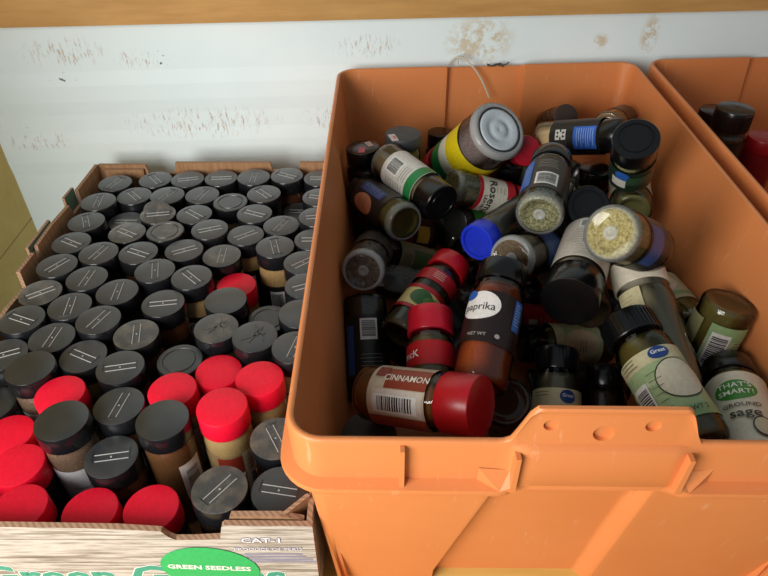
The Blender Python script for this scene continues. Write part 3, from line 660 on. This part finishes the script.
# ------------------------------------------------------------------ upright jars in the grape box
CAPM = {0: cap_black('black_cap_plastic', '#131415', '#6f6c66', .09, .45, .5), 1: cap_black('dusty_cap_plastic', '#201f1c', '#80745c', .5, .5, .7), 2: cap_black('smooth_black_cap_plastic', '#161615', '#4a4842', .12, .38, .12)}
RED = plain('red_cap_plastic', '#ee1233', .42, .4)
LOOK = {'dark': ('#23180f', '#120d09', '#18181a'), 'brown': ('#5a3218', '#3b1f0e', '#241812'), 'tan': ('#a98a5c', '#7d6038', '#1c1b1b'), 'redjar': ('#8d7348', '#a58a5c', '#8a7350'), 'barcode': ('#5b3a1c', '#432a14', None), 'white': ('#4b382a', '#6c5a48', '#c9c8cc'), 'bluelab': ('#c5b693', '#a99670', '#1f3f86')}
def box_jar(x, y, top, style, ang, look, dusty, label):
    zf = .0052; L = round(top-zf, 4); red = style == 'red'; r = .0203; ch = .0205 if red else .0175
    rot = math.atan2(-y, -x)
    if look in ('redjar', 'barcode'): rot += math.radians(30)
    t = thing('spice_jar', label, 'spice jar', Matrix.Translation((x, y, zf)) @ Matrix.Rotation(rot, 4, 'Z'), 'upright spice jars in the grape box')
    c1, c2, lab = LOOK[look]; Lk = round(L, 3)
    me = cached(('body', look, Lk, ch), lambda: MB().lathe(body_prof(r, L, ch), powder(c1, c2), 32).mesh('body')); link(me, 'jar_body', t)
    def mk():
        sp = []
        if lab: sp.append(('wrap', .12, .66, lab))
        if look == 'redjar': sp += [('patch', -70, -10, .3, .64, '#7d2a1c'), ('patch', -12, 52, .22, .66, '#c4b193'), ('lines', -5, 45, .45, .62, 4, '#6b5238'), ('bars', -4, 36, .25, .43, 0), ('patch', -90, -14, .42, .46, '#d8cfb8')]
        if look == 'barcode': sp += [('patch', -30, 25, .3, .68, '#e0d6cc'), ('bars', -22, 18, .33, .65, 1)]
        if look == 'dark': sp += [('lines', -40, 20, .3, .55, 6, '#6b6b6b')]
        if look == 'tan': sp += [('bars', -34, 10, .36, .60, 0), ('oval', 50, .45, .018, .02, '#cfc7b5')]
        if look == 'white': sp += [('lines', -40, 40, .3, .5, 3, '#3a3a40'), ('patch', -60, 60, .14, .28, '#3c2d22')]
        if look == 'brown': sp += [('lines', -30, 30, .3, .5, 4, '#8a7460')]
        if look == 'bluelab': sp += [('patch', -60, 60, .56, .64, '#dcd8cc')]
        return label_mesh(sp, r, L)
    link(cached(('label', look, Lk), mk), 'label', t)
    if red: cm = cached(('cap', 'red'), lambda: cap_mesh('plain', .0208, ch, RED))
    elif style in ('plain', 'ring'): cm = cached(('cap', style, dusty), lambda: cap_mesh(style, .0211, ch, CAPM[2] if style == 'plain' else CAPM[dusty]))
    else: cm = cached(('cap', style, dusty, round(ang-rot, 1)), lambda: cap_mesh(style, .0211, ch, CAPM[dusty], ang-rot))
    c = link(cm, 'cap', t); c.location = (0, 0, L-ch)
for a in GRAPE_BOX_JARS: box_jar(*a)

# ------------------------------------------------------------------ jumbled jars in the tub
CAMP = Vector((0, 0, CAM_Z))
def frame(B, C, roll=0):
    B, C = Vector(B), Vector(C); zz = (C-B).normalized(); v = CAMP-(B+C)/2
    xx = (v-zz*v.dot(zz)).normalized(); xx = Matrix.Rotation(math.radians(roll), 3, zz) @ xx; yy = zz.cross(xx)
    M = Matrix((xx, yy, zz)).transposed().to_4x4(); M.translation = B; return M
BC, GREENL, CREAM, WHITE, DK, BLUE, REDC = '#1a1a1b', '#9fb888', '#d5cba6', '#dedcd6', '#1d1b1a', '#2f62b4', '#b81d26'
def heap_jar(key, label, cap, capstyle, con, spec, roll=0, ch=None, fill=1.0, shell=True, rib=False, capr=.95, group='jumbled spice jars in the orange tub', neck=.86, square=False):
    B, C, r, L = HEAP[key] if isinstance(key, str) else key
    t = thing('spice_jar', label, 'spice jar', frame(B, C, roll), group)
    ch = (ch or .019) if cap else .004
    if shell:
        link(sharp(MB().lathe(body_prof(r, L, ch, neck), M_RIM2 if key == 'ii' else M_CLEAR, 48).mesh('jar_body'), 50), 'jar_body', t)
        if con: link(MB().lathe(contents_prof(r, L, ch, fill), con, 48).mesh('contents'), 'contents', t)
    if shell and key in ('f', 'g', 'h', 'hh', 'j', 'nn', 'q', 'e'):
        link(MB().lathe([(r*.80, .0000), (r*.86, -.0006), (r*.93, .0002), (r*1.0, .0036), (r*1.004, .0068), (r*.99, .0085)], M_RIM if key in ('g', 'hh', 'nn') else M_RIM2, 48, False, False).mesh('base_rim_glint'), 'base_rim_glint', t)  # added whitish ring: bright edge light of a clear base, put into the colour
        if key in ('j', 'q', 'hh', 'nn'): link(MB().lathe([(r*.26, .0026), (r*.24, .0012), (r*.14, .0008), (r*.12, .0018), (r*.02, .0020)], M_RIM, 32, False, True).mesh('base_dimple'), 'base_dimple', t)
    if not shell: link(sharp(MB().lathe(body_prof(r, L, ch, neck), con, 48).mesh('jar_body'), 50), 'jar_body', t)
    if spec: link(label_mesh(spec, r, L), 'label', t)
    if cap:
        m = cap if not isinstance(cap, str) else (cap_black('glossy_black_cap', '#0c0c0d', '#2a2926', .06, .22) if cap == BC else plastic(cap))
        c = link(cap_mesh(capstyle, r*capr, ch, m, .6, rib), 'cap', t); c.location = (0, 0, L-ch)
    return t
HERB = powder('#6a6238', '#a89c63', 700, .3); HERB2 = powder('#4f4a22', '#8d8245', 900, .3); HERBG = powder('#4b5236', '#b4ab84', 480, .3)
BROWN = powder('#6e3f1c', '#8d5728', 900, .6); PAP = powder('#8f3a14', '#b3521e', 1200, .8); TAN = powder('#9c8a68', '#b3a27f', 1200, .5); DARKC = powder('#241b12', '#4a3a26', 600, .8); OLIVE = powder('#4d4418', '#6a5d26', 1000, .8); GREY = powder('#8e8a80', '#b4b1a9', 900, .2); SPK = powder('#1d1a17', '#8d8676', 420, .3); LTAN = powder('#b0a184', '#8b7a5c', 1300, .6)
M_RIM = painted_shine('clear_plastic_painted_shine', .34); M_RIM2 = painted_shine('clear_painted_shine_faint', .15)
heap_jar('a', 'low black flat-capped jar with pink stickers in rear left corner of tub', BC, 'plain', DARKC, [('wrap', .1, .7, DK)])
o = heap_jar('b', 'grey flat-capped jar with a white price sticker, standing at tub rear', cap_black('grey_cap', '#3b3d3f', '#6a6a66', .3, .5), 'plain', powder('#6b6a3d', '#8a8450', 800, .6), [('wrap', .12, .62, '#57523f')], ch=.014, capr=1.0)
def sticker(key, label, dx, dy, rot, hexc, w=.008, h=.005, txt=None):
    B, C, r, L = HEAP[key]; zz = (Vector(C)-Vector(B)).normalized(); b = MB(); b.box((0, 0, 0), (w, h, .0002), ink(hexc))
    if txt: b.box((w*.35, 0, .00025), (w*.25, h*.35, .0001), ink('#c0392b'))
    par = [q for q in bpy.data.objects if q.get('label') == label][0]; o = b.obj('price_sticker', par)
    o.matrix_parent_inverse = Matrix.Identity(4); o.location = (dx, dy, L+.0004); o.rotation_euler = (0, 0, rot)
sticker('a', 'low black flat-capped jar with pink stickers in rear left corner of tub', .008, -.001, 1.45, '#e0566c', .0036, .0072); sticker('a', 'low black flat-capped jar with pink stickers in rear left corner of tub', -.005, .008, 1.9, '#c8a49a', .0034, .0066)
sticker('b', 'grey flat-capped jar with a white price sticker, standing at tub rear', .012, -.011, 1.9, '#d6c3c0', .0040, .0085, True)
heap_jar('c', 'jar with flat tan cap beside the left wall at tub rear', '#b58a5f', 'plain', DARKC, [], ch=.012, capr=1)
heap_jar('d', 'dark flat-topped jar standing behind the jar with yellow label', BC, 'plain', DARKC, [('wrap', .1, .7, '#2a2622')])
heap_jar('e', 'jar with white barcode label and green band, base up, black cap down', BC, 'ring', powder('#8c7a5c', '#7a6748', 1100, .5), [('wrap', .22, .74, '#d8d3c9'), ('wrap', .62, .735, '#1f7d3f'), ('bars', -28, 22, .27, .47, 0), ('lines', -25, 30, .5, .6, 3, '#555'+'555'), ('lines', 32, 70, .3, .6, 7, '#777777')][::1], ch=.024)
heap_jar('f', 'black-labelled herb jar with a peach oval, base towards the viewer, rear left', BC, 'ring', HERB2, [('wrap', .2, .82, '#211f1e'), ('oval', -24, .56, .022, .036, '#d68d6a'), ('lines', -38, -8, .5, .66, 3, '#4a2418'), ('patch', 10, 40, .3, .74, '#27407a'), ('lines', 12, 38, .34, .7, 8, '#8fa3cf')])
heap_jar('g', 'large clear-based jar with yellow label and red cap, topmost at tub rear', REDC, 'plain', powder('#8d7c78', '#6b5a58', 300, .1), [('wrap', .27, .64, '#eae6d2'), ('patch', -95, 110, .27, .50, '#e8cf1c'), ('patch', -35, 120, .63, .77, '#12904a'), ('patch', -130, -35, .63, .77, '#d8d2c0'), ('text', 'TONE', -50, .56, .012, '#2b4a22', 90), ('text', 'SAZON', -62, .68, .013, '#c2413a', 90), ('lines', -44, -12, .36, .46, 4, '#7d6f1a')], ch=.015, capr=1.02, neck=.9)
B, C, r, L = HEAP['g']; par = [q for q in bpy.data.objects if str(q.get('label')).startswith('large clear-based')][0]
b = MB(); b.lathe([(r*.72, .0015), (r*.72, .0004), (r*.66, 0), (r*.45, .0004), (r*.43, .0010), (r*.30, .0010), (r*.28, .0002), (r*.08, .0002), (r*.05, .0008)], plain('frosted_base_disc', '#b9c1c6', .45), 48); k = b.obj('base_disc', par); k.location = (0, 0, -.0005)
heap_jar('h', 'small clear rosemary jar with white and red label, under the yellow-labelled jar', REDC, 'plain', powder('#948a66', '#d8d2b4', 380, .3), [('wrap', .26, .74, '#e6e0cf'), ('wrap', .26, .31, '#c3202c'), ('wrap', .63, .74, '#c3202c'), ('text', 'Rosemary', 28, .44, .014, '#1d1d1d'), ('text', 'LEAVES', 28, .35, .006, '#444444'), ('oval', 15, .665, .011, .011, '#dfe8f2'), ('lines', -30, -4, .36, .6, 5, '#9c8a6a')])
heap_jar('i', 'herb jar with black cap and white label wedged beneath the yellow-labelled jar', BC, 'plain', powder('#4f5a44', '#7d8868', 600, .5), [('wrap', .08, .50, '#cfd3d4'), ('oval', 8, .3, .022, .024, '#2a6fc0')], ch=.030)
heap_jar('j', 'dark-labelled herb jar with white barcode, clear base towards viewer, tub centre rear', BC, 'plain', HERBG, [('wrap', .14, .68, '#2b2723'), ('bars', -30, 25, .20, .40, 1), ('lines', -30, 35, .48, .63, 5, '#a79f93'), ('patch', -80, -42, .2, .64, '#2f62b4'), ('lines', -76, -46, .28, .6, 6, '#d0daf0')])
heap_jar('k', 'black-labelled jar lying flat with blue nutrition panel at the back wall', BC, 'plain', powder('#b39871', '#c9ae84', 900, .9), [('wrap', .22, .80, '#191716'), ('patch', -38, 36, .52, .79, '#2e63c4'), ('lines', -32, 30, .55, .77, 8, '#a9c2ee'), ('patch', -30, 2, .30, .43, '#c9c6be'), ('flower', -14, .365, .011, '#191716'), ('lines', 6, 40, .3, .45, 4, '#57534e')], roll=4)
heap_jar('kb', 'dark brown cap peeking up behind the black-labelled lying jar', '#3a2a20', 'plain', DARKC, [])
heap_jar('m', 'tan-necked jar behind the round black cap in rear right corner', BC, 'plain', powder('#9c7c54', '#b3936a', 900, .9), [('wrap', .4, .9, '#241c18')])
heap_jar('n', 'upright jar with shiny black ringed cap and herb band, rear right', BC, 'ring', HERBG, [('wrap', .1, .60, '#182a20'), ('oval', -20, .48, .015, .017, '#2a5aa8'), ('patch', -48, -8, .2, .40, '#c8c6bc'), ('patch', -6, 60, .3, .5, '#2c4a33')], ch=.022, capr=1.02)
heap_jar('o', 'herb jar with pale green label, base up, below the round black cap', BC, 'plain', powder('#5d5a35', '#7a754a', 900, .4), [('wrap', .25, .80, '#b9bba0'), ('patch', -30, 34, .40, .66, '#86a878'), ('oval', 30, .5, .016, .028, '#e0cfc0'), ('lines', -60, -34, .3, .75, 8, '#666a58'), ('wrap', .25, .28, '#d8d6c8')])
heap_jar('p', 'glossy black cap facing up between two clear herb jar bases', BC, 'ring', DARKC, [('wrap', .1, .7, DK)], ch=.026, capr=1.0)
heap_jar('q', 'herb jar with clear round base facing viewer and blue label, right of centre', BC, 'plain', powder('#7f7140', '#c2b684', 420, .3), [('wrap', .30, .80, '#1c1d22'), ('patch', -50, 40, .34, .62, '#33518f'), ('lines', -40, 30, .4, .6, 5, '#7f96c6')])
heap_jar('r', 'white-labelled garlic-coloured jar with large black cap pointing at the viewer', BC, 'plain', LTAN, [('wrap', .07, .68, '#d3cabb'), ('bars', -2, 30, .10, .22, 0), ('lines', -44, -6, .14, .5, 7, '#8a7f72'), ('patch', -18, 12, .36, .46, '#544c44'), ('lines', -40, 44, .50, .66, 5, '#9a8f80'), ('lines', 0, 46, .26, .5, 6, '#8a7f72')], roll=0, ch=.030, capr=1.02)
heap_jar('s', 'tall jar of greyish tan powder with white cap and cream label, right side', '#d4cab6', 'tub', powder('#a3987a', '#8f8467', 1300, .4), [('patch', -62, -4, .48, .74, '#cfc39a'), ('lines', -54, -12, .55, .70, 5, '#a89c72')], ch=.025, capr=1.02, neck=.95)
heap_jar('t', 'jar with green and white label squeezed between tall tan jar and tub wall', BC, 'plain', OLIVE, [('wrap', .3, .85, '#b9b394'), ('wrap', .36, .44, '#7fa070'), ('oval', 10, .62, .024, .03, '#d8c9b0')])
heap_jar('u', 'olive green jar leaning base up against the right wall, barcode on label', BC, 'plain', OLIVE, [('patch', -72, 12, .16, .76, '#aeb98c'), ('patch', -72, 12, .62, .76, '#c4bd98'), ('patch', -72, 12, .16, .3, '#8fae78'), ('bars', -36, 4, .24, .62, 1), ('lines', -66, -42, .3, .6, 9, '#5a5f44'), ('patch', 30, 80, .16, .76, '#8a8660')])
heap_jar('v', 'cream-labelled ground sage jar with green oval, front right of tub', BC, 'plain', powder('#8d7748', '#a58f5c', 1300, .4), [('wrap', .04, .72, '#dcd5be'), ('oval', 2, .53, .030, .022, '#3c8a2a'), ('text', "THAT'S", 2, .575, .0072, '#e9efdc'), ('text', 'SMART!', 2, .505, .0072, '#e9efdc'), ('text', 'GROUND', 5, .375, .0058, '#4a4438'), ('text', 'sage', 7, .30, .012, '#2c2822'), ('oval', 30, .17, .014, .02, '#2c2822'), ('oval', 30, .17, .012, .017, '#cfc6a4')], capr=.9)
heap_jar('w', 'herb jar with pale green label and barcode leaning at the tub front', BC, 'ring', OLIVE, [('wrap', .12, .64, '#a5bb8a'), ('wrap', .54, .64, '#d2c9a0'), ('wrap', .12, .20, '#8fae78'), ('wrap', .40, .44, '#bccaa0'), ('oval', 34, .39, .034, .034, '#2a3a22'), ('oval', 34, .39, .032, .032, '#d6cdb4'), ('oval', 22, .59, .015, .0105, '#23407e'), ('text', 'Great', 22, .60, .0045, '#e8ecf2'), ('bars', -60, -26, .16, .44, 1), ('lines', -58, -20, .55, .63, 3, '#6d6a48'), ('lines', -20, 4, .2, .5, 6, '#6f805a'), ('text', 'NET WT 2', 20, .165, .005, '#2c3424')], capr=.98, ch=.021, rib=True)
heap_jar('x', 'upright black-capped pepper jar with beige label and blue emblem at tub front', BC, 'plain', powder('#4a4434', '#8a8068', 1500, .4), [('wrap', .1, .60, '#cfc49c'), ('oval', 26, .53, .014, .012, '#23407e'), ('text', 'Great', 26, .54, .0042, '#e8ecf2'), ('lines', -55, 0, .52, .58, 2, '#5a5642')], ch=.021, rib=True, capr=.92)
heap_jar('y', 'dark brown jar with small blue flower-marked label at tub front', BC, 'plain', powder('#2c2216', '#4a3a26', 600, .6), [('wrap', .1, .60, '#1b1816'), ('patch', -30, 70, .44, .58, '#2c4e78'), ('flower', -12, .51, .010, '#d8e4f0'), ('lines', 8, 60, .47, .56, 3, '#a9bcd2')], capr=.92)
heap_jar('z', 'jar with pale green label lying behind the upright pepper jar', BC, 'plain', OLIVE, [('wrap', .18, .72, '#a9bb90'), ('oval', 0, .42, .034, .04, '#d3c8a8'), ('lines', -20, 16, .36, .46, 3, '#4a4838'), ('wrap', .62, .72, '#cfc6a0')])
heap_jar('aa', 'dark jar with a red label lying beneath the paprika jar', BC, 'plain', DARKC, [('wrap', .14, .78, '#a8141c'), ('patch', -30, 10, .6, .72, '#d8cfc4'), ('lines', -20, 20, .4, .56, 4, '#e4bcb8')])
heap_jar('bb', 'paprika jar with black label and white oval, black cap up, tub centre', BC, 'plain', PAP, [('wrap', .27, .68, '#211312'), ('oval', -34, .56, .036, .026, '#e6e0da'), ('text', 'paprika', -34, .55, .0095, '#241a1c'), ('oval', -58, .65, .012, .009, '#2a5aa8'), ('patch', 40, 62, .42, .66, '#2f66b0'), ('lines', 43, 60, .46, .64, 8, '#a9c2e4'), ('text', 'NET WT', -26, .325, .004, '#a59a94'), ('oval', 14, .325, .004, .004, '#a59a94')], capr=.93)
heap_jar('cc', 'upright jar with red flip cap and red label, left of paprika jar', '#c4142c', 'plain', powder('#6a5a34', '#857346', 1000, .6), [('wrap', .42, .64, '#b3161f'), ('text', 'mcK', -52, .53, .009, '#e8dad4'), ('wrap', .02, .26, '#b3161f'), ('patch', -16, 50, .04, .20, '#cbbf94')], ch=.023, capr=.98)
heap_jar('dd', 'slanting red-capped jar with leafy green and red label, left of centre', '#b5131f', 'plain', powder('#4e4428', '#6a5d38', 800, .5), [('wrap', .22, .46, '#cdbc7a'), ('wrap', .44, .49, '#a81620'), ('wrap', .57, .71, '#a81620'), ('wrap', .20, .24, '#a81620'), ('oval', -12, .35, .022, .018, '#2e5a26'), ('oval', 18, .33, .016, .014, '#4a7a34'), ('lines', -22, 10, .60, .69, 4, '#e4bcb0')], ch=.018, capr=.98)
heap_jar('ee', 'cinnamon jar with red cap lying on its side at the front left of tub', '#b3101c', 'plain', powder('#7d4a1e', '#96602c', 1200, .8), [('wrap', .16, .66, '#c9b79c'), ('patch', -10, 40, .20, .64, '#d6cabc'), ('patch', -60, -12, .30, .66, '#8d3a26'), ('bars', 0, 34, .22, .60, 1), ('patch', 42, 90, .16, .66, '#9a4630'), ('text', 'CINNAMON', -34, .48, .007, '#e2d6c4', 90), ('patch', -60, -34, .2, .3, '#7d2c1e')], ch=.027, capr=1.02)
heap_jar('ff', 'black-labelled jar with white barcode standing base up along the left wall', BC, 'plain', DARKC, [('wrap', .20, .80, '#161413'), ('bars', -28, 16, .24, .44, 1), ('patch', 34, 58, .3, .76, '#27508e'), ('lines', -40, 20, .56, .7, 4, '#7a7672')], roll=0)
heap_jar('gg', 'dark jar with dusty flat cap at the front left corner inside the tub', cap_black('dusty_olive_cap', '#2a271c', '#4a4430', .6, .5), 'plain', DARKC, [('wrap', .1, .7, '#2c1512'), ('patch', 0, 80, .5, .66, '#8a2018')], capr=1.0)
heap_jar('hh', 'empty-looking clear jar with round base facing viewer, left wall of tub', '#2a2624', 'plain', powder('#544a42', '#8b8378', 300, .2), [('wrap', .45, .8, '#3a332c')], fill=.98)
heap_jar('ii', 'small clear glass bottle with threaded open neck lying on the left', None, 'plain', None, [], neck=.62)
B, C, r, L = HEAP['ii']; par = [q for q in bpy.data.objects if str(q.get('label')).startswith('small clear glass')][0]
b = MB(); pr = []
for i in range(13): pr.append((r*.66+(.0009 if i % 4 in (1, 2) else 0), .0012*i))
b.lathe(pr, M_CLEAR, 32, False, False); k = b.obj('threaded_neck', par); k.location = (0, 0, L-.006)
heap_jar('jj', 'jar with faded leafy label lying behind the small glass bottle', BC, 'plain', DARKC, [('wrap', .15, .8, '#8a7a5c'), ('patch', -40, 40, .3, .6, '#4a5a34'), ('lines', -20, 20, .64, .76, 4, '#2c2822'), ('lines', -26, 30, .18, .3, 4, '#d6c8a4')])
heap_jar('kk', 'dark jar with maroon label and yellow patch under the peach-oval herb jar', '#2a1114', 'plain', DARKC, [('wrap', .1, .82, '#3d1416'), ('patch', -30, 30, .16, .32, '#c09030'), ('patch', -36, 40, .38, .5, '#8d1a24')])
heap_jar('ll', 'clear slim jar with bright blue cap in the middle of the tub', '#1b34c4', 'tub', powder('#6f685c', '#8f887c', 900, .3), [], ch=.017, capr=1.03)
heap_jar('mm', 'small jar with green label just behind the blue cap', '#2a2a28', 'plain', DARKC, [('wrap', .1, .8, '#3f8a3a'), ('text', 'No', 0, .45, .016, '#e2ead6'), ('oval', 30, .5, .012, .014, '#1f5c24')])
heap_jar('nn', 'clear-based jar with rings and a blue label, behind the paprika cap', BC, 'plain', powder('#5a4a38', '#8a7860', 500, .3), [('wrap', .36, .82, '#1d2433'), ('patch', -60, 40, .4, .74, '#3d5b92'), ('lines', -50, 30, .46, .7, 5, '#8ea4cb')])
heap_jar('oo', 'brown glass-like jar base up in front of the paprika jar', BC, 'plain', powder('#4a2a14', '#5f3820', 900, .9), [('wrap', .3, .8, '#2a1a12')])
heap_jar('xx', 'jar with red cap half hidden behind the yellow-labelled jar', '#b3162c', 'plain', DARKC, [('wrap', .1, .7, '#5c1a1c')])
heap_jar('vv', 'jar with cream label in shadow below the lying black-labelled jar', BC, 'plain', powder('#6a5f3c', '#8d8050', 900, .4), [('wrap', .14, .72, '#c6b98a'), ('patch', -30, 30, .3, .5, '#2f4a34')])
for i, (B, C) in enumerate(BURIED):
    heap_jar((B, C, .0198, .098), 'dark spice jar buried deep under the heap in the orange tub', BC, 'plain', DARKC, [('wrap', .15, .75, '#191716')], shell=False, group='buried jars in the orange tub')

# jars in the second tub
def std(x, y, z0, z1, r): return ((x, y, z0), (x+.0005, y, z1), r, z1-z0)
heap_jar(std(.400, .692, .095, .219, .0215), 'black ribbed-capped jar standing in the second tub at photo right', BC, 'plain', DARKC, [('wrap', .1, .72, '#1c1a19'), ('patch', -6, 40, .45, .64, '#4e5f68'), ('lines', 0, 34, .48, .62, 4, '#aab4b8')], rib=True, group='jars in the second tub', ch=.024)
heap_jar(std(.411, .752, .095, .190, .0205), 'black flat-capped jar deep in shadow at the rear of second tub', BC, 'plain', DARKC, [], group='jars in the second tub')
heap_jar(std(.452, .700, .095, .180, .0205), 'red-capped jar cut by the right edge, in the second tub', '#a3121e', 'plain', DARKC, [('wrap', .1, .8, '#8a141c')], group='jars in the second tub')
for zc in (.0265, .0695):
    for k in range(4):
        y = .60+.044*k
        heap_jar(((.40, y, zc), (.498, y, zc), .0205, .098), 'dark spice jar lying beneath the standing jars in the second tub', BC, 'plain', DARKC, [], shell=False, group='lower jars in the second tub')

# ------------------------------------------------------------------ light and camera
w = bpy.data.worlds.new('daylight'); scn.world = w; w.use_nodes = True
bg = w.node_tree.nodes['Background']; bg.inputs[0].default_value = (.80, .92, 1.0, 1); bg.inputs[1].default_value = .25
sd = bpy.data.lights.new('window_light', 'AREA'); sd.energy = 13.8; sd.shape = 'RECTANGLE'; sd.size = .55; sd.size_y = .6; sd.color = (1, .98, .94)
so = bpy.data.objects.new('window_light', sd); COL.objects.link(so); so.location = (-.54, -.32, .49)
so.rotation_euler = (Vector((.0, .5, .1))-so.location).to_track_quat('-Z', 'Y').to_euler()
cd = bpy.data.cameras.new('camera'); co = bpy.data.objects.new('camera', cd); COL.objects.link(co)
cd.sensor_width = 36; cd.lens = 30; cd.clip_start = .01; co.location = (0, 0, CAM_Z); co.rotation_euler = (PI/2-PITCH, 0, 0)
scn.camera = co
vs = scn.view_settings; scn.display_settings.display_device = 'sRGB'; vs.view_transform = 'Standard'; vs.look = 'None'; vs.gamma = 1; vs.use_curve_mapping = False; vs.exposure = 0
try: scn.cycles.transparent_max_bounces = 24
except Exception: pass
